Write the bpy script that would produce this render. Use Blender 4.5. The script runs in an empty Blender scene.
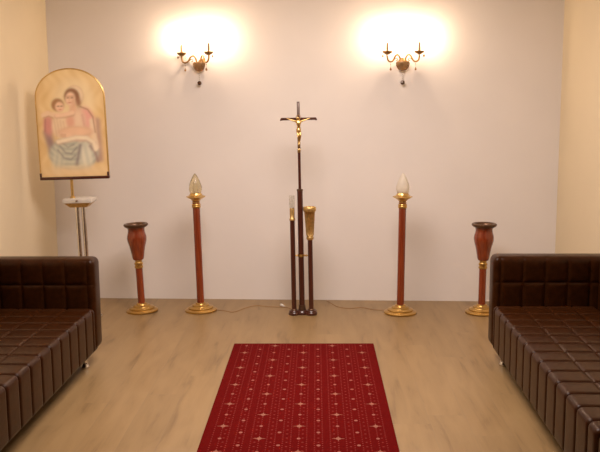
import bpy, bmesh, math, random
from mathutils import Vector, Matrix
random.seed(7)
SC = bpy.context.scene
COL = SC.collection
PI = math.pi

# ------------------------------------------------------------------ materials
def new_mat(name):
    m = bpy.data.materials.new(name); m.use_nodes = True
    return m, m.node_tree, m.node_tree.nodes['Principled BSDF']

def pmat(name, col, rough=0.5, metal=0.0, spec=0.5, coat=0.0, trans=0.0, ior=1.45, noise=0.0, nscale=20.0, bump=0.0):
    m, nt, b = new_mat(name)
    b.inputs['Base Color'].default_value = (*col, 1)
    b.inputs['Roughness'].default_value = rough
    b.inputs['Metallic'].default_value = metal
    b.inputs['Specular IOR Level'].default_value = spec
    b.inputs['Coat Weight'].default_value = coat
    b.inputs['Coat Roughness'].default_value = 0.12
    b.inputs['Transmission Weight'].default_value = trans
    b.inputs['IOR'].default_value = ior
    if noise or bump:
        tc = nt.nodes.new('ShaderNodeTexCoord')
        n = nt.nodes.new('ShaderNodeTexNoise'); n.inputs['Scale'].default_value = nscale
        n.inputs['Detail'].default_value = 5
        nt.links.new(tc.outputs['Object'], n.inputs['Vector'])
        if noise:
            r = nt.nodes.new('ShaderNodeValToRGB')
            r.color_ramp.elements[0].position = 0.3; r.color_ramp.elements[1].position = 0.7
            r.color_ramp.elements[0].color = (*[c * (1 - noise) for c in col], 1)
            r.color_ramp.elements[1].color = (*[min(1, c * (1 + noise)) for c in col], 1)
            nt.links.new(n.outputs['Fac'], r.inputs['Fac'])
            nt.links.new(r.outputs['Color'], b.inputs['Base Color'])
        if bump:
            bp = nt.nodes.new('ShaderNodeBump'); bp.inputs['Strength'].default_value = bump
            bp.inputs['Distance'].default_value = 0.002
            nt.links.new(n.outputs['Fac'], bp.inputs['Height'])
            nt.links.new(bp.outputs['Normal'], b.inputs['Normal'])
    return m

def emat(name, col, strength):
    m, nt, b = new_mat(name)
    b.inputs['Base Color'].default_value = (1, 0.9, 0.75, 1)
    b.inputs['Emission Color'].default_value = (*col, 1)
    b.inputs['Emission Strength'].default_value = strength
    return m

def wood_mat(name, dark, light, rough, coat):
    """lacquered wood: grain stretched along the upright"""
    m, nt, b = new_mat(name)
    tc = nt.nodes.new('ShaderNodeTexCoord'); mp = nt.nodes.new('ShaderNodeMapping')
    mp.inputs['Scale'].default_value = (40, 40, 2.5)
    n = nt.nodes.new('ShaderNodeTexNoise'); n.inputs['Scale'].default_value = 1.5; n.inputs['Detail'].default_value = 6
    r = nt.nodes.new('ShaderNodeValToRGB')
    r.color_ramp.elements[0].position = 0.3; r.color_ramp.elements[0].color = (*dark, 1)
    r.color_ramp.elements[1].position = 0.72; r.color_ramp.elements[1].color = (*light, 1)
    L = nt.links.new
    L(tc.outputs['Object'], mp.inputs['Vector']); L(mp.outputs['Vector'], n.inputs['Vector'])
    L(n.outputs['Fac'], r.inputs['Fac']); L(r.outputs['Color'], b.inputs['Base Color'])
    b.inputs['Roughness'].default_value = rough
    b.inputs['Coat Weight'].default_value = coat; b.inputs['Coat Roughness'].default_value = 0.1
    return m

class NM:
    """tiny expression helper on a node tree"""
    def __init__(s, nt): s.nt = nt
    def op(s, o, a, b=None, c=None):
        n = s.nt.nodes.new('ShaderNodeMath'); n.operation = o
        for i, v in enumerate((a, b, c)):
            if v is None: continue
            if isinstance(v, (int, float)): n.inputs[i].default_value = v
            else: s.nt.links.new(v, n.inputs[i])
        return n.outputs[0]
    def mix(s, f, a, b):
        n = s.nt.nodes.new('ShaderNodeMix'); n.data_type = 'RGBA'
        s.nt.links.new(f, n.inputs[0]) if not isinstance(f, (int, float)) else None
        for i, v in ((6, a), (7, b)):
            if isinstance(v, tuple): n.inputs[i].default_value = (*v, 1)
            else: s.nt.links.new(v, n.inputs[i])
        return n.outputs[2]

def floor_mat():
    m, nt, b = new_mat('oak_laminate'); q = NM(nt); L = nt.links.new
    tc = nt.nodes.new('ShaderNodeTexCoord')
    sep = nt.nodes.new('ShaderNodeSeparateXYZ'); L(tc.outputs['Object'], sep.inputs[0])
    X, Y = sep.outputs[0], sep.outputs[1]
    W, LEN = 0.192, 1.28
    row = q.op('FLOOR', q.op('DIVIDE', X, W))
    wn = nt.nodes.new('ShaderNodeTexWhiteNoise'); wn.noise_dimensions = '1D'; L(row, wn.inputs['W'])
    yo = q.op('ADD', q.op('DIVIDE', Y, LEN), wn.outputs['Value'])
    colm = q.op('FLOOR', yo)
    wn2 = nt.nodes.new('ShaderNodeTexWhiteNoise'); wn2.noise_dimensions = '2D'
    cmb = nt.nodes.new('ShaderNodeCombineXYZ'); L(row, cmb.inputs[0]); L(colm, cmb.inputs[1]); L(cmb.outputs[0], wn2.inputs['Vector'])
    # per-plank shifted grain
    c2 = nt.nodes.new('ShaderNodeCombineXYZ')
    L(q.op('ADD', q.op('MULTIPLY', X, 9.0), q.op('MULTIPLY', wn2.outputs['Value'], 30)), c2.inputs[0])
    L(q.op('MULTIPLY', Y, 1.3), c2.inputs[1]); L(q.op('MULTIPLY', wn2.outputs['Value'], 50), c2.inputs[2])
    n1 = nt.nodes.new('ShaderNodeTexNoise'); n1.inputs['Scale'].default_value = 1.6; n1.inputs['Detail'].default_value = 5; n1.inputs['Distortion'].default_value = 0.5
    L(c2.outputs[0], n1.inputs['Vector'])
    c3 = nt.nodes.new('ShaderNodeCombineXYZ')
    L(q.op('ADD', q.op('MULTIPLY', X, 90.0), q.op('MULTIPLY', wn2.outputs['Value'], 70)), c3.inputs[0]); L(q.op('MULTIPLY', Y, 4), c3.inputs[1])
    n2 = nt.nodes.new('ShaderNodeTexNoise'); n2.inputs['Scale'].default_value = 1.0; n2.inputs['Detail'].default_value = 3
    L(c3.outputs[0], n2.inputs['Vector'])
    r = nt.nodes.new('ShaderNodeValToRGB')
    e = r.color_ramp.elements
    e[0].position = 0.27; e[0].color = (0.165, 0.100, 0.042, 1)
    e[1].position = 0.62; e[1].color = (0.282, 0.183, 0.082, 1)
    x = e.new(0.42); x.color = (0.248, 0.158, 0.069, 1)
    L(q.op('ADD', q.op('MULTIPLY', n1.outputs['Fac'], 0.85), q.op('MULTIPLY', n2.outputs['Fac'], 0.15)), r.inputs['Fac'])
    tint = nt.nodes.new('ShaderNodeHueSaturation'); L(r.outputs['Color'], tint.inputs['Color'])
    L(q.op('ADD', 0.95, q.op('MULTIPLY', wn2.outputs['Value'], 0.1)), tint.inputs['Value'])
    # joints
    fx = q.op('ABSOLUTE', q.op('SUBTRACT', q.op('FRACT', q.op('DIVIDE', X, W)), 0.5))
    fy = q.op('ABSOLUTE', q.op('SUBTRACT', q.op('FRACT', yo), 0.5))
    jx = q.op('GREATER_THAN', fx, 0.5 - 0.0012 / W); jy = q.op('GREATER_THAN', fy, 0.5 - 0.0012 / LEN)
    j = q.op('MULTIPLY', q.op('MAXIMUM', jx, jy), 0.35)
    L(q.mix(j, tint.outputs['Color'], (0.2, 0.15, 0.1)), b.inputs['Base Color'])
    b.inputs['Roughness'].default_value = 0.38
    b.inputs['Specular IOR Level'].default_value = 0.4
    return m

def rug_mat():
    m, nt, b = new_mat('red_woven_rug'); q = NM(nt); L = nt.links.new
    tc = nt.nodes.new('ShaderNodeTexCoord')
    sep = nt.nodes.new('ShaderNodeSeparateXYZ'); L(tc.outputs['Object'], sep.inputs[0])
    X, Y = sep.outputs[0], sep.outputs[1]          # x across (0 = centre), y from far edge (0) to near (negative)
    def near(v, period, off):                      # signed distance to nearest lattice line
        t = q.op('ADD', q.op('DIVIDE', q.op('SUBTRACT', v, off), period), 0.5)
        return q.op('MULTIPLY', q.op('SUBTRACT', q.op('FRACT', t), 0.5), period)
    def ell(px, oy, py, ax, ay, ox=0.0):
        dx = q.op('DIVIDE', near(X, px, ox), ax); dy = q.op('DIVIDE', near(Y, py, oy), ay)
        d = q.op('ADD', q.op('MULTIPLY', dx, dx), q.op('MULTIPLY', dy, dy))
        return q.op('LESS_THAN', d, 1.0)
    PX, PY = 0.385, 0.3125
    def motif(ox, oy):
        core = ell(PX, oy, PY, 0.013, 0.014, ox)
        bar = ell(PX, oy, PY, 0.032, 0.0032, ox)
        stem = ell(PX, oy, PY, 0.003, 0.026, ox)
        dots = q.op('MAXIMUM', q.op('MAXIMUM', core, bar), stem)
        return dots
    A = motif(0.0, -0.213); B = motif(PX / 2, -0.213 - PY / 2)
    s1 = ell(PX, -0.213 - PY / 2, PY, 0.009, 0.010, 0.0); s2 = ell(PX, -0.213, PY, 0.009, 0.010, PX / 2)
    s3 = ell(PX / 2, -0.137, PY / 2, 0.0095, 0.010, PX / 4)
    big = q.op('MAXIMUM', A, B)
    small = q.op('MAXIMUM', q.op('MAXIMUM', s1, s2), s3)
    # fine speckle in stripes
    tiny = ell(PX / 10, 0.0, 0.0254, 0.0035, 0.004, 0.0)
    tiny2 = ell(PX / 5, 0.0127, 0.0508, 0.0055, 0.005, PX / 20)
    # plain margin
    ins = q.op('MULTIPLY', q.op('LESS_THAN', q.op('ABSOLUTE', X), 0.435), q.op('LESS_THAN', Y, -0.012))
    n = nt.nodes.new('ShaderNodeTexNoise'); n.inputs['Scale'].default_value = 60; n.inputs['Detail'].default_value = 4
    L(tc.outputs['Object'], n.inputs['Vector'])
    wv = nt.nodes.new('ShaderNodeTexNoise'); wv.inputs['Scale'].default_value = 700
    L(tc.outputs['Object'], wv.inputs['Vector'])
    base = q.mix(n.outputs['Fac'], (0.088, 0.0028, 0.0028), (0.130, 0.0048, 0.0045))
    c1 = q.mix(q.op('MULTIPLY', q.op('MAXIMUM', tiny, q.op('MULTIPLY', tiny2, 0.8)), q.op('MULTIPLY', ins, 0.5)), base, (0.34, 0.07, 0.06))
    c2 = q.mix(q.op('MULTIPLY', small, q.op('MULTIPLY', ins, 0.52)), c1, (0.46, 0.19, 0.15))
    c3 = q.mix(q.op('MULTIPLY', big, q.op('MULTIPLY', ins, 0.46)), c2, (0.50, 0.24, 0.17))
    L(c3, b.inputs['Base Color'])
    b.inputs['Roughness'].default_value = 0.95; b.inputs['Specular IOR Level'].default_value = 0.03
    bp = nt.nodes.new('ShaderNodeBump'); bp.inputs['Strength'].default_value = 0.5; bp.inputs['Distance'].default_value = 0.002
    L(wv.outputs['Fac'], bp.inputs['Height']); L(bp.outputs['Normal'], b.inputs['Normal'])
    return m

M = {}
M['wall_white'] = pmat('white_wall_paint', (0.80, 0.765, 0.735), 0.75, spec=0.25, noise=0.012, nscale=3, bump=0.05)
M['wall_beige'] = pmat('beige_wall_paint', (0.68, 0.585, 0.415), 0.75, spec=0.25, noise=0.012, nscale=3, bump=0.05)
M['ceiling'] = pmat('ceiling_paint', (0.82, 0.80, 0.77), 0.9, spec=0.2, noise=0.01, nscale=3)
M['floor'] = floor_mat()
M['rug'] = rug_mat()
M['leather'] = pmat('dark_brown_leather', (0.029, 0.0082, 0.0018), 0.31, spec=0.17, noise=0.25, nscale=30, bump=0.25)
M['chrome'] = pmat('chrome', (0.78, 0.77, 0.76), 0.12, metal=1, noise=0.02)
M['steel'] = pmat('satin_steel', (0.82, 0.79, 0.76), 0.22, metal=1, noise=0.04, nscale=40)
M['brass'] = pmat('polished_brass', (0.60, 0.38, 0.12), 0.33, metal=1, noise=0.06, nscale=25)
M['gold'] = pmat('gilt_metal', (0.70, 0.48, 0.19), 0.32, metal=1, noise=0.08, nscale=60)
M['oldgold'] = pmat('dull_gilding', (0.58, 0.39, 0.15), 0.42, metal=0.85, noise=0.2, nscale=60)
M['red_wood'] = wood_mat('red_lacquered_wood', (0.15, 0.022, 0.007), (0.28, 0.052, 0.014), 0.22, 0.5)
M['dark_wood'] = wood_mat('dark_mahogany', (0.042, 0.009, 0.005), (0.085, 0.019, 0.009), 0.3, 0.35)
M['pewter'] = pmat('dull_pewter', (0.25, 0.20, 0.18), 0.5, metal=0.6, noise=0.1)
M['rim'] = pmat('tarnished_bronze', (0.13, 0.075, 0.045), 0.35, metal=0.7, noise=0.2, nscale=40)
M['inside'] = pmat('dark_liner', (0.03, 0.015, 0.01), 0.6, noise=0.1)
M['bulb'] = emat('lit_candle_bulb', (1.0, 0.72, 0.49), 500)
M['antique'] = pmat('antique_brass', (0.34, 0.20, 0.075), 0.34, metal=0.9, noise=0.2, nscale=80)
M['candle'] = pmat('candle_sleeve', (0.30, 0.17, 0.07), 0.5, noise=0.05)
M['crystal'] = pmat('cut_crystal', (0.95, 0.93, 0.9), 0.03, trans=1.0, ior=1.55, noise=0.01)
M['smoke_crystal'] = pmat('smoky_crystal', (0.55, 0.33, 0.15), 0.08, trans=0.6, ior=1.55, noise=0.1)
M['dark_crystal'] = pmat('dark_crystal', (0.10, 0.05, 0.025), 0.08, trans=0.2, ior=1.55, noise=0.1)
M['marble'] = pmat('pale_stone', (0.62, 0.58, 0.52), 0.35, noise=0.08, nscale=15)
M['cord'] = pmat('brown_cable_sheath', (0.34, 0.19, 0.09), 0.5, noise=0.05)
M['white_plastic'] = pmat('white_plastic', (0.85, 0.82, 0.78), 0.4, noise=0.02)

def glass_mat(name, col, rough, mixf):
    m, nt, b = new_mat(name)
    tc = nt.nodes.new('ShaderNodeTexCoord'); n = nt.nodes.new('ShaderNodeTexNoise'); n.inputs['Scale'].default_value = 30
    r = nt.nodes.new('ShaderNodeValToRGB'); r.color_ramp.elements[0].color = (*[c * 0.85 for c in col], 1); r.color_ramp.elements[1].color = (*col, 1)
    nt.links.new(tc.outputs['Object'], n.inputs['Vector']); nt.links.new(n.outputs['Fac'], r.inputs['Fac'])
    nt.links.new(r.outputs['Color'], b.inputs['Base Color'])
    b.inputs['Roughness'].default_value = rough; b.inputs['Transmission Weight'].default_value = mixf
    b.inputs['IOR'].default_value = 1.3
    return m
M['amber_glass'] = glass_mat('amber_tinted_glass', (0.86, 0.76, 0.52), 0.12, 0.85)
M['frost_glass'] = glass_mat('frosted_glass', (0.96, 0.90, 0.78), 0.4, 0.5)
M['clear_glass'] = glass_mat('clear_glass', (0.95, 0.93, 0.88), 0.03, 0.95)

# ------------------------------------------------------------------ mesh helpers
def obj(name, bm, mat, parent=None, loc=None, smooth=True, angle=40):
    bmesh.ops.recalc_face_normals(bm, faces=bm.faces)
    me = bpy.data.meshes.new(name); bm.to_mesh(me); bm.free()
    for x in (mat if isinstance(mat, (list, tuple)) else [mat]): me.materials.append(x)
    if smooth:
        for p in me.polygons: p.use_smooth = True
        me.set_sharp_from_angle(angle=math.radians(angle))
    o = bpy.data.objects.new(name, me); COL.objects.link(o)
    if parent: o.parent = parent
    if loc: o.location = loc
    return o

def thing(name, label, cat, loc=(0, 0, 0), rotz=0.0, group=None):
    o = bpy.data.objects.new(name, None); COL.objects.link(o)
    o.empty_display_size = 0.1
    o.location = loc; o.rotation_euler = (0, 0, rotz)
    o['label'] = label; o['category'] = cat
    if group: o['group'] = group
    return o

def tag(o, label, cat, group=None):
    o['label'] = label; o['category'] = cat
    if group: o['group'] = group
    return o

def struct(name, bm, mat, loc=None):
    o = obj(name, bm, mat, smooth=False); o['kind'] = 'structure'
    if loc: o.location = loc
    return o

def bx(bm, x0, x1, y0, y1, z0, z1, bevel=0.0, seg=2):
    r = bmesh.ops.create_cube(bm, size=1)
    vs = r['verts']
    for v in vs:
        v.co = Vector(((x0 + x1) / 2 + v.co.x * (x1 - x0), (y0 + y1) / 2 + v.co.y * (y1 - y0), (z0 + z1) / 2 + v.co.z * (z1 - z0)))
    if bevel:
        es = list({e for v in vs for e in v.link_edges})
        bmesh.ops.bevel(bm, geom=es, offset=bevel, segments=seg, affect='EDGES', profile=0.5)
    return bm

def lathe(bm, prof, seg=40, cx=0.0, cy=0.0, flute=0, famp=0.0, frange=None, twist=0.0):
    """surface of revolution; prof is (r, z) from one end of the axis to the other"""
    rings = []
    for r, z in prof:
        if r < 1e-5: rings.append([bm.verts.new((cx, cy, z))]); continue
        ring = []
        for k in range(seg):
            a = 2 * PI * k / seg
            rr = r
            if flute and (frange is None or frange[0] <= z <= frange[1]):
                rr = r * (1 - famp * abs(math.sin(flute * (a + twist * z) / 2)))
            ring.append(bm.verts.new((cx + rr * math.cos(a), cy + rr * math.sin(a), z)))
        rings.append(ring)
    for A, B in zip(rings, rings[1:]):
        if len(A) == 1 and len(B) == 1: continue
        for k in range(seg):
            k2 = (k + 1) % seg
            if len(A) == 1: bm.faces.new((A[0], B[k], B[k2]))
            elif len(B) == 1: bm.faces.new((A[k], A[k2], B[0]))
            else: bm.faces.new((A[k], A[k2], B[k2], B[k]))
    return bm

def cyl(bm, r, z0, z1, cx=0, cy=0, seg=28, b=0.002):
    return lathe(bm, [(0, z0), (r - b, z0), (r, z0 + b), (r, z1 - b), (r - b, z1), (0, z1)], seg, cx, cy)

def tube(bm, pts, r, seg=10, closed=False, radii=None):
    pts = [Vector(p) for p in pts]; n = len(pts); rings = []
    up = None
    for i, p in enumerate(pts):
        a = pts[(i - 1) % n] if (closed or i > 0) else p
        c = pts[(i + 1) % n] if (closed or i < n - 1) else p
        t = (c - a).normalized()
        if up is None:
            up = Vector((0, 0, 1)) if abs(t.z) < 0.9 else Vector((1, 0, 0))
        up = (up - t * up.dot(t)).normalized()
        s = t.cross(up); rr = radii[i] if radii else r
        rings.append([bm.verts.new(p + (up * math.cos(2 * PI * k / seg) + s * math.sin(2 * PI * k / seg)) * rr) for k in range(seg)])
    R = list(zip(rings, rings[1:])) + ([(rings[-1], rings[0])] if closed else [])
    for A, B in R:
        for k in range(seg):
            bm.faces.new((A[k], A[(k + 1) % seg], B[(k + 1) % seg], B[k]))
    if not closed:
        bm.faces.new(rings[0][::-1]); bm.faces.new(rings[-1])
    return bm

def spline(ctrl, n=8):
    """Catmull-Rom through control points"""
    P = [Vector(c) for c in ctrl]; P = [2 * P[0] - P[1]] + P + [2 * P[-1] - P[-2]]; out = []
    for i in range(1, len(P) - 2):
        for k in range(n):
            t = k / n; a, b, c, d = P[i - 1:i + 3]
            out.append(0.5 * ((2 * b) + (c - a) * t + (2 * a - 5 * b + 4 * c - d) * t * t + (3 * b - a - 3 * c + d) * t ** 3))
    out.append(P[-2]); return out

def ball(bm, c, r, sx=1, sy=1, sz=1, u=12, v=8):
    r_ = bmesh.ops.create_uvsphere(bm, u_segments=u, v_segments=v, radius=r)
    for w in r_['verts']: w.co = Vector((w.co.x * sx + c[0], w.co.y * sy + c[1], w.co.z * sz + c[2]))
    return bm

# ------------------------------------------------------------------ quilted upholstery block
def quilt(lo, hi, seams, R=0.04, depth=0.005, puff=0.003, w=0.009, faces=None, xseam=1.0):
    """rounded box; seams[axis] = list of planes where stitching pulls the cover in.
    faces: dict of face normal (axis, sign) -> set of seam axes that cross it; others are plain."""
    bm = bmesh.new()
    def coords(ax):
        a, b = lo[ax], hi[ax]; s = {a, b}
        for d in (0.15, 0.35, 0.6, 1.0): s.add(a + R * d); s.add(b - R * d)
        for p in seams[ax]:
            for d in (0, 0.003, 0.007, 0.013, 0.024, 0.042, 0.065):
                for g in (1, -1):
                    v = p + g * d
                    if a + R < v < b - R: s.add(v)
        L = sorted(s); out = [L[0]]
        for v in L[1:]:
            if v - out[-1] < 0.0018: continue
            k = int((v - out[-1]) / 0.05)
            base = out[-1]
            for i in range(1, k + 1): out.append(base + (v - base) * i / (k + 1))
            out.append(v)
        out[-1] = L[-1]
        return out
    cs = [coords(a) for a in range(3)]
    cache = {}
    def vert(co, ax, sg):
        key = tuple(round(c, 5) for c in co)
        if key in cache: return cache[key]
        p = Vector(co)
        inner = Vector([min(max(p[i], lo[i] + R), hi[i] - R) for i in range(3)])
        n = p - inner
        if n.length < 1e-9: n = Vector((0, 0, 1))
        # face centre vertices: distance exactly R along one axis
        n.normalize(); q = inner + n * R
        d = 0.0
        for a in range(3):
            if not seams[a]: continue
            f = 0.0
            for b in range(3):
                if b == a: continue
                sgn = 1 if n[b] > 0 else -1
                if a in faces.get((b, sgn), ()): f += n[b] ** 2
            if f <= 0: continue
            dist = min(abs(p[a] - s) for s in seams[a])
            d = min(d, -f * (depth * (1.0 if a == 1 else xseam) * math.exp(-(dist / w) ** 2) + puff * max(0.0, 1 - dist / 0.07) ** 2))
        v = bm.verts.new(q + n * d); cache[key] = v
        return v
    for ax in range(3):
        b, c = [i for i in range(3) if i != ax]
        for sg in (0, 1):
            val = (lo, hi)[sg][ax]
            for i in range(len(cs[b]) - 1):
                for j in range(len(cs[c]) - 1):
                    quad = []
                    for di, dj in ((0, 0), (1, 0), (1, 1), (0, 1)):
                        co = [0, 0, 0]; co[ax] = val; co[b] = cs[b][i + di]; co[c] = cs[c][j + dj]
                        quad.append(vert(co, ax, sg))
                    try: bm.faces.new(quad)
                    except ValueError: pass
    return bm

# ------------------------------------------------------------------ room shell
SL = -0.045                                     # the end wall is not quite square to the sofas
def wy(x): return 6.705 + SL * x
XL, XR = -2.205, 1.945
YB, ZC = -3.2, 2.80
bm = bmesh.new(); bx(bm, XL - 0.1, XR + 0.1, YB - 0.1, 6.95, -0.1, 0.0); struct('floor', bm, M['floor'])
bm = bmesh.new()
vs = []
for z in (0, ZC):
    for x, y in ((XL - 0.1, wy(XL - 0.1)), (XR + 0.1, wy(XR + 0.1)), (XR + 0.1, 6.95), (XL - 0.1, 6.95)):
        vs.append(bm.verts.new((x, y, z)))
for f in ((0, 1, 2, 3), (4, 5, 6, 7), (0, 1, 5, 4), (1, 2, 6, 5), (2, 3, 7, 6), (3, 0, 4, 7)): bm.faces.new([vs[i] for i in f])
struct('wall_back', bm, M['wall_white'])
bm = bmesh.new(); bx(bm, XL - 0.1, XL, YB, 6.9, 0, ZC); struct('wall_left', bm, M['wall_beige'])
bm = bmesh.new(); bx(bm, XR, XR + 0.1, YB, 6.9, 0, ZC); struct('wall_right', bm, M['wall_beige'])
bm = bmesh.new(); bx(bm, XL - 0.1, XR + 0.1, YB - 0.1, YB, 0, ZC); struct('wall_front', bm, M['wall_beige'])
bm = bmesh.new(); bx(bm, XL - 0.1, XR + 0.1, YB - 0.1, 6.95, ZC, ZC + 0.1); struct('ceiling', bm, M['ceiling'])

# ------------------------------------------------------------------ rug
bm = bmesh.new(); bx(bm, -0.475, 0.475, -2.25, 0.0, 0.0, 0.009, 0.003, 2)
rug = obj('rug', bm, M['rug'], loc=(-0.093, 5.397, 0.0))
tag(rug, 'red woven rug with rows of pale star dots lying on the wood floor', 'rug')

# ------------------------------------------------------------------ sofas
def sofa(s, loc, rz, label):
    """local x: 0 = front face, s*depth = back; local y: 0 = outer face of the far arm, runs to -len"""
    t = thing('leather_sofa', label, 'sofa', loc, rz, )
    D, LEN, ARM, BK = 0.80, 2.98, 0.16, 0.17
    ZB, ZS, ZT = 0.098, 0.378, 0.682
    def X(a, b): return (min(s * a, s * b), max(s * a, s * b))
    front = -s                                   # outward sign of the front face
    pit = 0.152
    ys_all = [-ARM - pit * (k + 0.35) for k in range(0, 20)]
    # two seat blocks
    split = -ARM - pit * 13.1
    for a, b in ((-ARM + 0.002, split + 0.008), (split - 0.008, -LEN + ARM - 0.002)):
        x0, x1 = X(0.0, D - BK - 0.002)
        sx = [s * (0.02 + pit * k) for k in range(1, 5)]
        sy = [y for y in ys_all if b + 0.04 < y < a - 0.04]
        q = quilt((x0, b, ZB), (x1, a, ZS), (sx, sy, []), R=0.028, depth=0.009, puff=0.0015, w=0.007, xseam=0.6,
                  faces={(2, 1): {0, 1}, (0, front): {1}})
        obj('seat', q, M['leather'], t, angle=80)
    # arms
    for a, b, inn in ((0.0, -ARM, -1), (-LEN + ARM, -LEN, 1)):
        x0, x1 = X(0.0, D)
        q = quilt((x0, b, ZB), (x1, a, ZT), ([s * (0.045 + 0.137 * k) for k in range(0, 6)], [], [0.52]), R=0.04, depth=0.005, puff=0.003,
                  faces={(1, inn): {0, 2}})
        obj('armrest', q, M['leather'], t, angle=80)
    x0, x1 = X(D - BK, D)
    q = quilt((x0, -LEN + ARM + 0.002, ZB), (x1, -ARM - 0.002, ZT), ([], ys_all, [0.52]), R=0.04, depth=0.005, puff=0.003,
              faces={(0, front): {1, 2}})
    obj('backrest', q, M['leather'], t, angle=80)
    bm = bmesh.new(); x0, x1 = X(0.03, D - 0.03); bx(bm, x0, x1, -LEN + 0.03, -0.03, 0.08, 0.105, 0.004)
    obj('base_frame', bm, M['inside'], t)
    for px in (0.068, D - 0.085):
        for py in (-0.19, split, -LEN + 0.19):
            bm = bmesh.new()
            lathe(bm, [(0, 0), (0.024, 0), (0.026, 0.004), (0.026, 0.012), (0.02, 0.02), (0.016, 0.04), (0.016, 0.07), (0.03, 0.078), (0.03, 0.082), (0, 0.082)], 24, s * px, py)
            obj('foot', bm, M['chrome'], t)['label'] = 'chrome foot'
    return t

sofa(-1, (-1.378, 5.08, 0), math.radians(-0.6), 'dark brown quilted leather sofa against the left wall, below the arched painting')
sofa(1, (1.092, 5.13, 0), math.radians(-0.9), 'dark brown quilted leather sofa against the right wall, with an urn stand behind its arm')

# ------------------------------------------------------------------ stepped brass foot shared by the four floor stands
FOOT = [(0, 0), (0.122, 0), (0.127, 0.003), (0.127, 0.012), (0.122, 0.017), (0.102, 0.020), (0.100, 0.022), (0.100, 0.031), (0.096, 0.035),
        (0.070, 0.039), (0.068, 0.041), (0.067, 0.050), (0.062, 0.054), (0.044, 0.056), (0.041, 0.060), (0.039, 0.067), (0.034, 0.07), (0, 0.07)]

def torch(loc, lean, label, glass, gl_label):
    t = thing('torch_lamp', label, 'lamp', loc, 0, 'torch lamps beside the cross')
    t.rotation_euler = (0, lean, 0)
    obj('base', lathe(bmesh.new(), FOOT, 48), M['brass'], t)
    obj('column', lathe(bmesh.new(), [(0, 0.068), (0.0285, 0.068), (0.0285, 0.87), (0.0270, 0.883), (0, 0.883)], 32), M['red_wood'], t)
    bm = lathe(bmesh.new(), [(0.0286, 0.828), (0.032, 0.829), (0.0345, 0.834), (0.0345, 0.842), (0.0325, 0.846), (0.0345, 0.850), (0.0345, 0.856), (0.032, 0.860), (0.0286, 0.861)], 32)
    lathe(bm, [(0.0283, 0.868), (0.0305, 0.869), (0.0315, 0.872), (0.0305, 0.875), (0.0280, 0.876)], 32)
    obj('collar', bm, M['brass'], t)
    p = lathe(bmesh.new(), [(0, 0.882), (0.030, 0.882), (0.038, 0.892), (0.054, 0.902), (0.070, 0.910), (0.077, 0.916), (0.076, 0.920), (0.062, 0.922), (0.052, 0.928), (0.046, 0.938), (0.040, 0.946), (0.0, 0.946)],
              48, flute=8, famp=0.10, frange=(0.890, 0.93))
    obj('drip_cup', p, M['gold'], t)
    prof = [(0.034, 0.940), (0.046, 0.950), (0.052, 0.970), (0.052, 0.990), (0.046, 1.015), (0.037, 1.040), (0.025, 1.065), (0.013, 1.085), (0.006, 1.094), (0.0, 1.098)]
    g = lathe(bmesh.new(), prof, 48, flute=9, famp=0.09, frange=(0.945, 1.08), twist=9)
    o = obj('flame_shade', g, glass, t); o['label'] = gl_label
    b = lathe(bmesh.new(), [(0, 0.945), (0.012, 0.945), (0.013, 0.965), (0.018, 0.985), (0.014, 1.01), (0.005, 1.035), (0, 1.04)], 20)
    obj('bulb', b, M['frost_glass'], t)
    return t

torch((-0.928, 6.345, 0), math.radians(-1.2), 'tall red torch lamp with amber flame glass, on the wall side nearer the painting', M['amber_glass'], 'amber faceted glass flame')
torch((0.650, 6.258, 0), math.radians(0.6), 'tall red torch lamp with pale frosted flame glass, right of the cross', M['frost_glass'], 'pale frosted glass flame')

def urn(loc, lean, label):
    t = thing('urn_stand', label, 'urn stand', loc, 0, 'urn stands along the end wall')
    t.rotation_euler = (0, lean, 0)
    obj('base', lathe(bmesh.new(), FOOT, 48), M['brass'], t)
    obj('column', lathe(bmesh.new(), [(0, 0.068), (0.028, 0.068), (0.028, 0.37), (0, 0.37)], 32), M['red_wood'], t)
    obj('collar', lathe(bmesh.new(), [(0, 0.352), (0.031, 0.352), (0.034, 0.358), (0.034, 0.366), (0.029, 0.370), (0.029, 0.378), (0.034, 0.382), (0.034, 0.392),
                                     (0.028, 0.397), (0.026, 0.405), (0.029, 0.412), (0.032, 0.42), (0, 0.42)], 32), M['brass'], t)
    body = [(0, 0.416), (0.030, 0.416), (0.040, 0.420), (0.0455, 0.432), (0.049, 0.455), (0.055, 0.49), (0.061, 0.52), (0.065, 0.535), (0.071, 0.555), (0.0755, 0.578),
            (0.0765, 0.595), (0.074, 0.612), (0.068, 0.632), (0.065, 0.648), (0.065, 0.660), (0.069, 0.672), (0.076, 0.682), (0.070, 0.686), (0.060, 0.672), (0.056, 0.65), (0.05, 0.60), (0, 0.60)]
    obj('urn_body', lathe(bmesh.new(), body, 48), M['red_wood'], t)
    rim = [(0.066, 0.680), (0.078, 0.678), (0.090, 0.686), (0.0955, 0.694), (0.0955, 0.702), (0.090, 0.707), (0.078, 0.706), (0.070, 0.700), (0.064, 0.690), (0.060, 0.675), (0.062, 0.672)]
    bm = lathe(bmesh.new(), rim + [rim[0]], 48)
    bmesh.ops.remove_doubles(bm, verts=bm.verts, dist=1e-6)
    obj('rim', bm, M['rim'], t)['label'] = 'dark bronze rim'
    obj('liner', lathe(bmesh.new(), [(0, 0.662), (0.054, 0.662), (0.0585, 0.672), (0.054, 0.674), (0, 0.674)], 32), M['inside'], t)
    return t

urn((-1.398, 6.335, 0), math.radians(-2.2), 'red wooden urn on a brass-footed stand, beside the painting and near the left sofa')
urn((1.285, 6.262, 0), math.radians(0.4), 'red wooden urn on a brass-footed stand, partly behind the right sofa arm')

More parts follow.
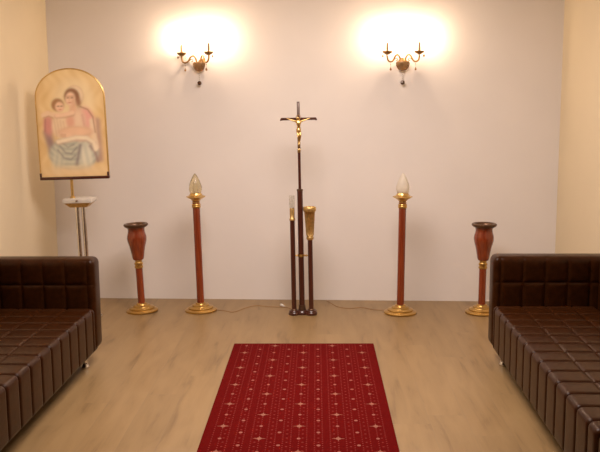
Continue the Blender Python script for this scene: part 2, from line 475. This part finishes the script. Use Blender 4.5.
# ------------------------------------------------------------------ cross stand
def skin_mesh(verts, edges, radii, sub=2, root=0):
    me = bpy.data.meshes.new('skin_tmp'); me.from_pydata(verts, edges, [])
    o = bpy.data.objects.new('skin_tmp', me); COL.objects.link(o)
    sk = o.modifiers.new('s', 'SKIN'); sk.use_smooth_shade = True
    for i, r in enumerate(radii):
        d = me.skin_vertices[0].data[i]; d.radius = (r, r) if isinstance(r, float) else r
        d.use_root = (i == root)
    o.modifiers.new('u', 'SUBSURF').levels = sub
    o.modifiers['u'].render_levels = sub
    dg = bpy.context.evaluated_depsgraph_get(); dg.update()
    m2 = bpy.data.meshes.new_from_object(o.evaluated_get(dg))
    bpy.data.objects.remove(o); bpy.data.meshes.remove(me)
    b = bmesh.new(); b.from_mesh(m2); bpy.data.meshes.remove(m2)
    return b

def cross_stand(loc):
    t = thing('cross_stand', 'tall mahogany standing crucifix with two shorter columns, at the middle of the white wall', 'crucifix', loc)
    # lobed foot: three overlapping discs in one casting
    bm = bmesh.new()
    for cx, cy, r in ((-0.062, -0.01, 0.044), (0.072, -0.01, 0.047), (0.0, 0.015, 0.05)):
        h = 0.036 if cy < 0 else 0.031
        lathe(bm, [(0, 0), (r - 0.003, 0), (r, 0.004), (r, 0.016), (r - 0.004, 0.021), (r - 0.006, 0.024), (r - 0.004, h - 0.005), (r - 0.008, h), (0, h)], 40, cx, cy)
    obj('base', bm, M['dark_wood'], t)
    obj('column', cyl(bmesh.new(), 0.0185, 0.03, 0.745, -0.062, -0.01), M['dark_wood'], t)
    obj('column', cyl(bmesh.new(), 0.0185, 0.03, 0.600, 0.072, -0.01), M['dark_wood'], t)
    obj('column', cyl(bmesh.new(), 0.0215, 0.03, 0.975, 0.0, 0.015), M['dark_wood'], t)
    for cx, cy, r, z in ((-0.062, -0.01, 0.0225, 0.036), (0.072, -0.01, 0.0225, 0.036), (0.0, 0.015, 0.027, 0.031)):
        h = 0.012 if cy < 0 else 0.042
        obj('base_ring', lathe(bmesh.new(), [(r - 0.006, z), (r + 0.003, z), (r + 0.003, z + 0.004), (r, z + h * 0.5), (r - 0.002, z + h), (r - 0.006, z + h)], 32, cx, cy), M['rim'], t)
    # caps
    obj('top_ring', lathe(bmesh.new(), [(0, 0.966), (0.0235, 0.966), (0.0245, 0.972), (0.0235, 0.98), (0.012, 0.984), (0, 0.984)], 32, 0, 0.015), M['rim'], t)
    # bracket that ties the columns
    bm = bmesh.new()
    lathe(bm, [(0.0212, 0.455), (0.026, 0.455), (0.026, 0.475), (0.0212, 0.475)], 32, 0, 0.015)
    tube(bm, [(-0.055, -0.01 + 0.017, 0.465), (-0.02, 0.012, 0.465)], 0.005)
    tube(bm, [(0.022, 0.013, 0.465), (0.056, 0.0, 0.465)], 0.005)
    ball(bm, (0.04, 0.006, 0.465), 0.009)
    ball(bm, (0.0, -0.012, 0.465), 0.007)
    obj('bracket', bm, M['brass'], t)
    # candle holder on the left column
    h = obj('candle_socket', lathe(bmesh.new(), [(0, 0.742), (0.021, 0.742), (0.0225, 0.748), (0.0215, 0.756), (0.0185, 0.760), (0.0185, 0.800), (0.0190, 0.836), (0.0150, 0.838), (0.0140, 0.765), (0, 0.765)],
              36, -0.062, -0.01, flute=10, famp=0.20, frange=(0.762, 0.836)), M['oldgold'], t)
    g = lathe(bmesh.new(), [(0.0165, 0.836), (0.0195, 0.846), (0.0205, 0.870), (0.0205, 0.935), (0.0190, 0.935), (0.0188, 0.870), (0.0155, 0.838)], 32, -0.062, -0.01)
    obj('glass_tube', g, M['clear_glass'], t)['label'] = 'clear glass candle chimney'
    # fluted gilt cup on the right column
    cup = [(0, 0.590), (0.022, 0.590), (0.027, 0.597), (0.029, 0.606), (0.026, 0.614), (0.024, 0.619), (0.029, 0.626), (0.0305, 0.64), (0.034, 0.70), (0.038, 0.76), (0.0405, 0.803), (0.043, 0.808)]
    cup2 = [(0.043, 0.808), (0.049, 0.815), (0.050, 0.830), (0.049, 0.842), (0.046, 0.846), (0.042, 0.842), (0.038, 0.80), (0.030, 0.66), (0, 0.65)]
    c = obj('fluted_cup', lathe(bmesh.new(), cup + cup2[1:], 96, 0.072, -0.01, flute=12, famp=0.36, frange=(0.628, 0.804)), M['oldgold'], t)
    # cross
    ZA = 1.515
    c = bmesh.new(); bx(c, -0.0105, 0.0105, 0.008, 0.022, 0.975, 1.645, 0.002)
    obj('cross_upright', c, M['dark_wood'], t)
    c = bmesh.new()
    for sg in (-1, 1):                                # arms with a slanted flared tip
        P = [(0.0, -0.0095), (0.118, -0.0095), (0.140, -0.013), (0.140, -0.004), (0.132, 0.0095), (0.0, 0.0095)]
        vs = [[c.verts.new((sg * x, y, ZA + z)) for x, z in P] for y in (0.006, 0.024)]
        n = len(P)
        c.faces.new(vs[0]); c.faces.new(vs[1][::-1])
        for k in range(n):
            c.faces.new((vs[0][k], vs[0][(k + 1) % n], vs[1][(k + 1) % n], vs[1][k]))
    obj('cross_beam', c, M['dark_wood'], t)
    c = bmesh.new(); bx(c, -0.0055, 0.0055, 0.005, 0.010, 1.545, 1.632, 0.001)
    obj('inlay_plate', c, M['pewter'], t)['label'] = 'dull pewter inlay plate'
    c = bmesh.new(); bx(c, -0.012, 0.012, 0.006, 0.024, 1.260, 1.290, 0.003); bx(c, -0.008, 0.008, 0.003, 0.01, 1.30, 1.335, 0.002)
    obj('gilt_band', c, M['gold'], t)
    # figure: one skinned body, arms raised along the beam, knees bent
    y0 = 0.0
    V = [(0.0, y0 - 0.002, 1.432), (0.001, y0 - 0.006, 1.452), (0.0, y0 - 0.008, 1.477), (0.0, y0 - 0.006, 1.497), (-0.001, y0 - 0.008, 1.507), (-0.004, y0 - 0.013, 1.520), (-0.005, y0 - 0.014, 1.532),
         (0.019, y0 - 0.005, 1.497), (0.045, y0 - 0.003, 1.505), (0.071, y0 + 0.0, 1.514), (0.082, y0 + 0.001, 1.518), (0.090, y0 + 0.0, 1.521),
         (-0.019, y0 - 0.005, 1.497), (-0.045, y0 - 0.003, 1.505), (-0.071, y0 + 0.0, 1.514), (-0.082, y0 + 0.001, 1.518), (-0.090, y0 + 0.0, 1.521),
         (0.009, y0 - 0.004, 1.424), (0.013, y0 - 0.018, 1.388), (0.006, y0 - 0.006, 1.348), (0.004, y0 - 0.010, 1.332), (0.003, y0 - 0.014, 1.322),
         (-0.009, y0 - 0.004, 1.424), (-0.003, y0 - 0.021, 1.386), (-0.003, y0 - 0.012, 1.348), (-0.002, y0 - 0.016, 1.332), (-0.002, y0 - 0.020, 1.322)]
    E_ = [(0, 1), (1, 2), (2, 3), (3, 4), (4, 5), (5, 6), (3, 7), (7, 8), (8, 9), (9, 10), (10, 11), (3, 12), (12, 13), (13, 14), (14, 15), (15, 16),
          (0, 17), (17, 18), (18, 19), (19, 20), (20, 21), (0, 22), (22, 23), (23, 24), (24, 25), (25, 26)]
    Rr = [0.014, 0.0125, 0.0165, 0.014, 0.006, 0.0115, 0.0095, 0.0085, 0.0065, 0.005, 0.0035, 0.003, 0.0085, 0.0065, 0.005, 0.0035, 0.003,
          0.010, 0.0078, 0.0052, 0.0042, 0.0035, 0.010, 0.0078, 0.0052, 0.0042, 0.0035]
    f = obj('corpus', skin_mesh(V, E_, Rr), M['gold'], t, angle=180)
    f['label'] = 'small gilt figure with outstretched arms'
    c = lathe(bmesh.new(), [(0.0155, 1.412), (0.018, 1.416), (0.0185, 1.428), (0.0165, 1.442), (0.014, 1.446)], 24, 0, y0 - 0.004)
    obj('loincloth', c, M['gold'], f)
    ring = [(math.cos(2 * PI * k / 24) * 0.0175, -0.004 + y0 - 0.003 * math.sin(2 * PI * k / 24), 1.527 + math.sin(2 * PI * k / 24) * 0.0175) for k in range(24)]
    obj('halo', tube(bmesh.new(), ring, 0.002, 6, closed=True), M['gold'], f)
    return t
cs = cross_stand((-0.118, 6.225, 0)); cs.rotation_euler = (0, math.radians(-0.7), 0)

# ------------------------------------------------------------------ wall sconces
def sconce(x, z, yaw, label):
    t = thing('wall_sconce', label, 'sconce', (x, wy(x), z), math.atan(SL) + yaw, 'crystal wall sconces')
    # local: wall plane y = 0, room towards -y
    bm = lathe(bmesh.new(), [(0, -0.046), (0.010, -0.045), (0.022, -0.040), (0.033, -0.029), (0.040, -0.014), (0.043, 0.002), (0.041, 0.010), (0.036, 0.012), (0, 0.012)], 48, flute=12, famp=0.12, frange=(-0.0455, 0.0))
    for v in bm.verts: v.co = Vector((v.co.x * 1.3, v.co.y * 0.85 - 0.042, v.co.z * 1.25 - 0.012))
    obj('crystal_bowl', bm, M['smoke_crystal'], t)['label'] = 'smoky cut-glass bowl'
    bm = bmesh.new()
    tube(bm, [(0, 0.0, 0.0), (0, -0.045, 0.0)], 0.012, 14)
    lb = lathe(bm, [(0.0, 0.0), (0.034, 0.0), (0.036, 0.004), (0.030, 0.010), (0.018, 0.014), (0, 0.015)], 28, 0, 0)
    lv = [v for v in bm.verts][-(28 * 4 + 2):]
    for v in lv: v.co = Vector((v.co.x, -v.co.z, v.co.y))
    obj('wall_plate', bm, M['antique'], t)
    bm = lathe(bmesh.new(), [(0.036, -0.002), (0.0385, 0.002), (0.0385, 0.008), (0.036, 0.011), (0.033, 0.008)], 32)
    for v in bm.verts: v.co = Vector((v.co.x * 1.3, v.co.y * 0.85 - 0.042, v.co.z - 0.004))
    obj('bowl_rim', bm, M['antique'], t)
    for s in (-1, 1):
        ctrl = [(s * 0.016, -0.045, -0.01), (s * 0.024, -0.05, 0.035), (s * 0.042, -0.058, 0.057), (s * 0.062, -0.07, 0.045), (s * 0.078, -0.083, 0.012),
                (s * 0.098, -0.095, 0.001), (s * 0.118, -0.10, 0.012), (s * 0.125, -0.10, 0.040), (s * 0.125, -0.10, 0.068)]
        P = spline(ctrl, 7)
        arm = obj('arm', tube(bmesh.new(), P, 0.007, 10), M['antique'], t)
        curl = [(s * (0.052 + 0.018 * (1 - k / 16) * math.cos(2.2 * PI * k / 16)), -0.066, 0.016 + 0.018 * (1 - k / 16) * math.sin(2.2 * PI * k / 16)) for k in range(15)]
        obj('scroll', tube(bmesh.new(), curl, 0.0032, 8), M['antique'], arm)
        cx, cy = s * 0.125, -0.10
        pan = lathe(bmesh.new(), [(0, 0.054), (0.010, 0.055), (0.022, 0.060), (0.034, 0.069), (0.043, 0.083), (0.041, 0.084), (0.031, 0.074), (0.018, 0.069), (0, 0.069)], 36, cx, cy, flute=8, famp=0.06)
        pan = obj('drip_pan', pan, M['antique'], t)
        cn = lathe(bmesh.new(), [(0, 0.068), (0.013, 0.068), (0.014, 0.078), (0.011, 0.083), (0.011, 0.155), (0.0, 0.155)], 20, cx, cy)
        obj('candle_sleeve', cn, M['candle'], t)
        b = lathe(bmesh.new(), [(0, 0.154), (0.007, 0.155), (0.013, 0.170), (0.014, 0.183), (0.009, 0.205), (0.003, 0.222), (0, 0.225)], 10, cx, cy)
        obj('bulb', b, M['bulb'], t)['label'] = 'glowing flame-shaped bulb'
        # pendants: two on each pan, one from the arm
        def pendant(px, py, pz, ln, r, mat):
            b = bmesh.new()
            tube(b, [(px, py, pz), (px, py, pz - ln)], 0.0009, 5)
            ball(b, (px, py, pz - ln * 0.45), 0.0035, u=8, v=6)
            lathe(b, [(0, pz - ln), (r * 0.4, pz - ln - r * 0.5), (r, pz - ln - r * 2.0), (r * 0.8, pz - ln - r * 2.7), (0, pz - ln - r * 3.2)], 8, px, py)
            obj('crystal_drop', b, mat, t)
        pendant(cx + s * 0.036, cy, 0.080, 0.020, 0.008, M['smoke_crystal'])
        pendant(cx - s * 0.036, cy, 0.080, 0.024, 0.007, M['crystal'])
        pendant(cx, cy - 0.036, 0.080, 0.020, 0.006, M['crystal'])
        pendant(s * 0.098, -0.095, 0.000, 0.040, 0.009, M['smoke_crystal'])
    b = bmesh.new()
    for k in range(4): ball(b, (0, -0.042, -0.086 - 0.014 * k), 0.0042, u=8, v=6)
    tube(b, [(0, -0.042, -0.072), (0, -0.042, -0.147)], 0.001, 5)
    obj('bead_string', b, M['crystal'], t)
    b = bmesh.new(); r = bmesh.ops.create_icosphere(b, subdivisions=2, radius=0.018)
    for v in b.verts: v.co += Vector((0, -0.042, -0.160))
    obj('crystal_ball', b, M['dark_crystal'], t, smooth=False)['label'] = 'dark faceted crystal ball'
    return t
sconce(-0.932, 1.962, math.radians(-20), 'lit two-arm crystal wall sconce on the painting side of the cross')
sconce(0.690, 1.952, math.radians(0), 'lit two-arm crystal wall sconce above the frosted-glass torch lamp')

# ------------------------------------------------------------------ picture stand and arched painting
def picture_stand(loc, lean):
    t = thing('picture_stand', 'slim steel twin-post stand with a stone cap, carrying the arched painting', 'stand', loc)
    t.rotation_euler = (0, lean, 0)
    bm = bmesh.new(); lathe(bm, [(0, 0), (0.105, 0), (0.11, 0.005), (0.11, 0.016), (0.10, 0.022), (0.06, 0.026), (0, 0.026)], 48)
    obj('base', bm, M['steel'], t)
    for s in (-1, 1):
        bm = bmesh.new(); cyl(bm, 0.0165, 0.024, 0.872, s * 0.0235, 0, 24, 0.001)
        obj('post', bm, M['steel'], t)
    bm = bmesh.new()                                   # gilt flared underside
    lo = [bm.verts.new((x, y, 0.868)) for x, y in ((-0.062, -0.05), (0.062, -0.05), (0.062, 0.05), (-0.062, 0.05))]
    hi = [bm.verts.new((x, y, 0.902)) for x, y in ((-0.098, -0.075), (0.098, -0.075), (0.098, 0.075), (-0.098, 0.075))]
    bm.faces.new(lo[::-1]); bm.faces.new(hi)
    for k in range(4): bm.faces.new((lo[k], lo[(k + 1) % 4], hi[(k + 1) % 4], hi[k]))
    obj('flared_bracket', bm, M['oldgold'], t, smooth=False)
    bm = bmesh.new(); bx(bm, -0.108, 0.108, -0.08, 0.08, 0.902, 0.935, 0.004)
    obj('cap', bm, M['marble'], t)['label'] = 'pale stone cap'
    bm = bmesh.new(); ball(bm, (0.0, -0.082, 0.921), 0.009, sz=0.7); obj('knob', bm, M['rim'], t)
    bm = bmesh.new(); cyl(bm, 0.011, 0.934, 1.075, -0.052, 0.0, 20, 0.001); lathe(bm, [(0.011, 0.936), (0.02, 0.936), (0.018, 0.946), (0.011, 0.95)], 20, -0.052, 0)
    obj('rod', bm, M['gold'], t)
    return t

def painted(u, v):
    """colour of the painting at u (-1..1 across), v (0 bottom..1 top): a seated mother with a child on her lap"""
    X, Y = 73 + 35.5 * u, 177 - 106.5 * v             # 71 x 110 units, y down
    mixc = lambda a, b, t: [a[i] + (b[i] - a[i]) * t for i in range(3)]
    def sm(d): return 1 / (1 + math.exp(max(-40, min(40, d))))
    n = math.sin(X * 0.25 + Y * 0.09) * math.sin(Y * 0.17 - X * 0.11) * 0.5 + 0.25 * math.sin(X * 0.6 + 3 * math.sin(Y * 0.2))
    c = mixc((0.78, 0.53, 0.22), (0.92, 0.72, 0.40), 0.5 + 0.4 * n)
    rr = math.hypot(X - 77, Y - 100)
    c = mixc(c, (0.90, 0.74, 0.46), 0.75 * math.exp(-((rr - 14) / 9) ** 2))
    edge = min(35.5 - abs(X - 73), (177 - Y) + 2)
    c = mixc(c, (0.66, 0.40, 0.16), 0.5 * math.exp(-max(0, edge) / 4))
    def el(cx, cy, rx, ry, col, w=0.8, rot=0.0, a=1.0):
        nonlocal c
        dx, dy = X - cx, Y - cy
        ca, sa = math.cos(rot), math.sin(rot)
        dx, dy = dx * ca + dy * sa, -dx * sa + dy * ca
        k = math.hypot(dx / rx, dy / ry)
        c = mixc(c, col, a * sm((k - 1) * min(rx, ry) / (w * 0.45)))
    def seg(pts, r, col, w=0.8, a=1.0):
        nonlocal c
        best = 1e9
        for (x0, y0), (x1, y1) in zip(pts, pts[1:]):
            L2 = (x1 - x0) ** 2 + (y1 - y0) ** 2
            t = max(0, min(1, ((X - x0) * (x1 - x0) + (Y - y0) * (y1 - y0)) / L2))
            best = min(best, math.hypot(X - x0 - t * (x1 - x0), Y - y0 - t * (y1 - y0)))
        c = mixc(c, col, a * sm((best - r) / (w * 0.45)))
    # mauve shadows and drapery at both sides
    seg([(100.5, 122), (101.5, 160)], 3.0, (0.42, 0.24, 0.22), 2.5, 0.8)
    seg([(47.5, 133), (49, 140), (52, 152)], 4.2, (0.27, 0.17, 0.21), 2.5, 0.85)
    el(49, 125, 5.5, 10, (0.68, 0.31, 0.26), 1.8)
    seg([(46, 119), (45, 131)], 0.5, (0.42, 0.17, 0.15), 1.0, 0.7)
    # robe over the knees: hanging folds are rings about the lap
    el(74, 154, 25.5, 16.5, (0.34, 0.31, 0.27), 1.8)
    R = math.hypot((X - 69.5) * 0.85, Y - 136)
    f = math.sin(R * 1.25 + 0.5 * math.sin(X * 0.3))
    el(73.5, 154, 25, 16, mixc((0.37, 0.40, 0.33), (0.66, 0.64, 0.49), 0.58 + 0.24 * f), 1.6)
    el(57, 160, 6, 11, mixc((0.52, 0.52, 0.41), (0.70, 0.66, 0.50), 0.5 + 0.3 * math.sin(X * 1.1 + Y * 0.2)), 3.0, 0.25, 0.9)
    el(86, 156, 8, 13, mixc((0.58, 0.58, 0.46), (0.78, 0.74, 0.58), 0.6 + 0.3 * math.sin(X * 0.9 - Y * 0.15)), 2.5)
    seg([(81, 146), (78.5, 155), (76, 165)], 1.5, (0.21, 0.17, 0.19), 1.8, 0.85)
    seg([(59.5, 146), (65, 153), (71, 154), (77, 148)], 0.6, (0.25, 0.23, 0.22), 1.2, 0.8)
    seg([(57, 150), (63, 158), (70, 160), (75, 156)], 0.6, (0.25, 0.23, 0.22), 1.2, 0.8)
    seg([(62, 143), (68, 147.5), (74, 145)], 0.5, (0.28, 0.25, 0.22), 1.2, 0.8)
    seg([(91.5, 147), (96, 153), (98.5, 162)], 1.3, (0.33, 0.20, 0.19), 1.5, 0.8)
    el(73, 171, 30, 4.5, (0.82, 0.62, 0.36), 3.5, 0, 0.85)
    # mother's dress
    el(82, 125, 16, 17, (0.80, 0.56, 0.38), 1.6)
    el(90, 119, 6.5, 10, (0.83, 0.43, 0.35), 2.2, -0.25)
    el(82, 121, 6, 9, (0.86, 0.64, 0.45), 2.5)
    seg([(94.5, 122), (95.5, 134), (98, 148)], 2.6, (0.86, 0.68, 0.47), 1.6)
    seg([(83.5, 107.5), (91, 110.5), (96, 118), (97.5, 133)], 0.55, (0.36, 0.19, 0.12), 1.0, 0.85)
    seg([(85, 116), (86.5, 126)], 0.8, (0.66, 0.32, 0.25), 1.6, 0.7)
    # child's tunic and body
    el(60.5, 126, 8, 12, (0.87, 0.68, 0.46), 1.6)
    for k in range(4): seg([(55 + 3.2 * k, 119 + k), (57 + 3.2 * k, 136)], 0.4, (0.62, 0.40, 0.23), 1.2, 0.6)
    el(72, 122, 4, 5.5, (0.78, 0.40, 0.28), 2.0, 0, 0.8)
    # mother's forearms and hands
    el(77, 132.5, 17, 5.2, (0.52, 0.28, 0.16), 1.2, 0.0, 0.7)
    el(77, 132, 16.5, 4.7, (0.86, 0.57, 0.37), 1.4)
    el(67, 135.5, 6.5, 2.7, (0.88, 0.60, 0.40), 1.0, 0.15)
    for k in range(3): seg([(61.5, 134.3 + 1.3 * k), (66, 134.6 + 1.3 * k)], 0.25, (0.52, 0.27, 0.16), 0.7, 0.6)
    # scarf across the lap
    seg([(58, 142.5), (66, 141), (77, 138.8), (88, 139.5), (95, 144)], 2.5, (0.50, 0.33, 0.23), 1.2, 0.7)
    seg([(58, 141.8), (66, 140.2), (77, 138), (88, 138.7), (95, 143), (97, 150)], 2.0, (0.91, 0.77, 0.56), 1.2)
    # veil, hair, face
    el(78.5, 96.5, 9.2, 10.0, (0.62, 0.42, 0.24), 1.0, 0, 0.7)
    el(78.5, 96.5, 8.6, 9.4, (0.88, 0.69, 0.46), 1.2)
    el(75.3, 97.5, 8.0, 8.3, (0.27, 0.13, 0.065), 1.2)
    el(81.8, 103, 2.6, 4.4, (0.36, 0.18, 0.10), 1.6)
    seg([(76, 104), (75.5, 110)], 3.4, (0.80, 0.51, 0.33), 1.4)
    el(73.6, 99.6, 5.2, 6.7, (0.89, 0.62, 0.42), 1.0, 0.2)
    el(76.6, 101.5, 1.5, 4.0, (0.70, 0.41, 0.26), 1.6, 0.2, 0.7)
    for ex in (71.2, 75.3): el(ex, 98.6, 1.1, 0.5, (0.25, 0.12, 0.08), 0.6)
    for ex in (71.0, 75.4): el(ex, 97.0, 1.5, 0.3, (0.42, 0.23, 0.14), 0.6, 0, 0.8)
    seg([(72.9, 98.6), (72.4, 101.3)], 0.3, (0.68, 0.40, 0.26), 0.7, 0.8)
    el(72.7, 103.3, 1.3, 0.45, (0.60, 0.20, 0.15), 0.6)
    # child
    seg([(44.5, 115.2), (49, 113.4), (55, 115)], 2.3, (0.88, 0.65, 0.44), 1.2)
    seg([(44.5, 117.6), (50, 116.2), (54, 118)], 0.35, (0.52, 0.30, 0.18), 0.9, 0.8)
    el(60.0, 105.3, 6.6, 6.4, (0.40, 0.21, 0.095), 1.1)
    el(61.8, 107.2, 4.6, 4.9, (0.89, 0.60, 0.40), 1.0)
    for ex in (60.4, 63.9): el(ex, 106.6, 0.9, 0.45, (0.25, 0.12, 0.08), 0.6)
    el(62.4, 109.8, 1.0, 0.4, (0.60, 0.20, 0.15), 0.6)
    seg([(58, 116.6), (66, 116.2), (75, 114.6)], 2.2, (0.55, 0.31, 0.18), 1.0, 0.7)
    seg([(58, 115.6), (66, 115.2), (75, 113.4)], 2.0, (0.90, 0.64, 0.44), 1.0)
    return [max(0, x * (1 + 0.03 * n)) for x in c]

def painting(loc, rx, ry, rz):
    t = thing('arched_painting', 'arched gilt-edged painting of a mother and child, in the left corner on a slim stand', 'painting', loc)
    t.rotation_euler = (rx, ry, rz)
    W, Hs, Ht = 0.251, 0.575, 0.795                    # half width, shoulder height, peak height
    def top(x): return Hs + (Ht - Hs) * math.sqrt(max(0.0, 1 - (x / W) ** 2)) ** 0.92
    NX, NZ = 130, 190
    bm = bmesh.new(); grid = []
    for i in range(NX + 1):
        x = -W * math.cos(PI * i / NX)                 # denser towards the edges
        grid.append([bm.verts.new((x, -0.011, top(x) * j / NZ)) for j in range(NZ + 1)])
    for i in range(NX):
        for j in range(NZ):
            try: bm.faces.new((grid[i][j], grid[i + 1][j], grid[i + 1][j + 1], grid[i][j + 1]))
            except ValueError: pass
    me = bpy.data.meshes.new('canvas'); bm.to_mesh(me); bm.free()
    at = me.color_attributes.new('paint', 'FLOAT_COLOR', 'POINT')
    for i, v in enumerate(me.vertices):
        at.data[i].color = (*painted(v.co.x / W, v.co.z / Ht), 1)
    for p in me.polygons: p.use_smooth = True
    m, nt, b = new_mat('oil_paint')
    a = nt.nodes.new('ShaderNodeVertexColor'); a.layer_name = 'paint'
    nt.links.new(a.outputs['Color'], b.inputs['Base Color']); b.inputs['Roughness'].default_value = 0.45; b.inputs['Specular IOR Level'].default_value = 0.3
    me.materials.append(m)
    o = bpy.data.objects.new('canvas', me); COL.objects.link(o); o.parent = t
    # solid backing board
    bm = bmesh.new(); out = [(-W, 0)] + [(-W * math.cos(PI * k / 48), top(-W * math.cos(PI * k / 48))) for k in range(49)] + [(W, 0)]
    A = [bm.verts.new((x, -0.0105, z)) for x, z in out]; B = [bm.verts.new((x, 0.012, z)) for x, z in out]
    bm.faces.new(A); bm.faces.new(B[::-1])
    for k in range(len(out)): bm.faces.new((A[k], A[(k + 1) % len(out)], B[(k + 1) % len(out)], B[k]))
    obj('backing_board', bm, M['oldgold'], t, angle=30)
    pts = [(x * 1.004, -0.003, z) for x, z in out]
    bm = bmesh.new(); tube(bm, pts, 0.0085, 10)
    obj('frame_edge', bm, M['gold'], t)['label'] = 'thin gilt edge'
    bm = bmesh.new(); bx(bm, -W - 0.008, W + 0.008, -0.022, 0.016, -0.022, 0.0, 0.003)
    bx(bm, -W - 0.008, -W + 0.006, -0.022, -0.012, 0.0, 0.03, 0.002); bx(bm, W - 0.006, W + 0.008, -0.022, -0.012, 0.0, 0.03, 0.002)
    obj('bottom_rail', bm, M['dark_wood'], t)['label'] = 'dark wooden rail'
    return t

LEAN = math.radians(-1.3)
PY = 6.12
picture_stand((-1.775, PY, 0), LEAN)
painting((-1.822, PY + 0.0, 1.098), 0.0, LEAN * 0.9, math.radians(2.5))

# ------------------------------------------------------------------ cords on the floor
def cord(name, ctrl, label):
    o = obj(name, tube(bmesh.new(), spline(ctrl, 8), 0.0024, 8), M['cord']); tag(o, label, 'cord', 'lamp cords on the floor'); return o
cord('power_cord', [(-0.800, 6.36, 0.0024), (-0.74, 6.33, 0.0024), (-0.66, 6.29, 0.0024), (-0.58, 6.42, 0.0024), (-0.50, 6.50, 0.0024), (-0.38, 6.46, 0.0024), (-0.26, 6.44, 0.0024), (-0.20, 6.38, 0.0024)],
     'thin brown cord snaking over the floor from the amber-glass torch lamp to the cross')
cord('power_cord', [(0.08, 6.66, 0.0024), (0.12, 6.56, 0.0024), (0.17, 6.45, 0.0024), (0.26, 6.40, 0.0024), (0.36, 6.43, 0.0024), (0.44, 6.36, 0.0024), (0.53, 6.34, 0.0024)],
     'thin brown cord running over the floor to the frosted-glass torch lamp')
bm = bmesh.new()
tube(bm, [(0, 0, 0.009), (0.0, 0.018, 0.011)], 0.008, 12); tube(bm, [(0, 0.018, 0.010), (0, 0.04, 0.010)], 0.010, 12)
tube(bm, [(-0.005, -0.02, 0.009), (-0.005, 0.0, 0.009)], 0.002, 8); tube(bm, [(0.005, -0.02, 0.009), (0.005, 0.0, 0.009)], 0.002, 8)
pl = obj('plug', bm, M['white_plastic'], loc=(-0.275, 6.46, 0)); pl.rotation_euler = (0, 0, math.radians(30))
tag(pl, 'small white electric plug lying on the floor left of the cross', 'plug')

# ------------------------------------------------------------------ light
def panel(name, loc, size, power, col):
    l = bpy.data.lights.new(name, 'AREA'); l.shape = 'DISK'; l.size = size; l.energy = power; l.color = col
    o = bpy.data.objects.new(name, l); COL.objects.link(o); o.location = loc
    return o
panel('ceiling_fill', (-0.13, 4.25, 2.78), 1.7, 113, (1.0, 0.84, 0.77))  # unseen disc light added under the ceiling for soft, even room light
w = bpy.data.worlds.new('World'); SC.world = w; w.use_nodes = True
w.node_tree.nodes['Background'].inputs['Color'].default_value = (0, 0, 0, 1)

# ------------------------------------------------------------------ camera
cam = bpy.data.cameras.new('Camera'); co = bpy.data.objects.new('Camera', cam); COL.objects.link(co)
cam.sensor_width = 36; cam.lens = 817 / 600 * 36; cam.clip_start = 0.02
p, yaw, roll = math.radians(8.25), math.radians(1.2), math.radians(0.4)
Rm = Matrix.Rotation(yaw, 4, 'Z') @ Matrix.Rotation(PI / 2 - p, 4, 'X') @ Matrix.Rotation(-roll, 4, 'Z')
co.matrix_world = Matrix.Translation((0, 0, 1.6)) @ Rm
SC.camera = co

vs_ = SC.view_settings
vs_.view_transform = 'Standard'; vs_.look = 'None'; vs_.gamma = 1; vs_.use_curve_mapping = False
vs_.exposure = 0.0
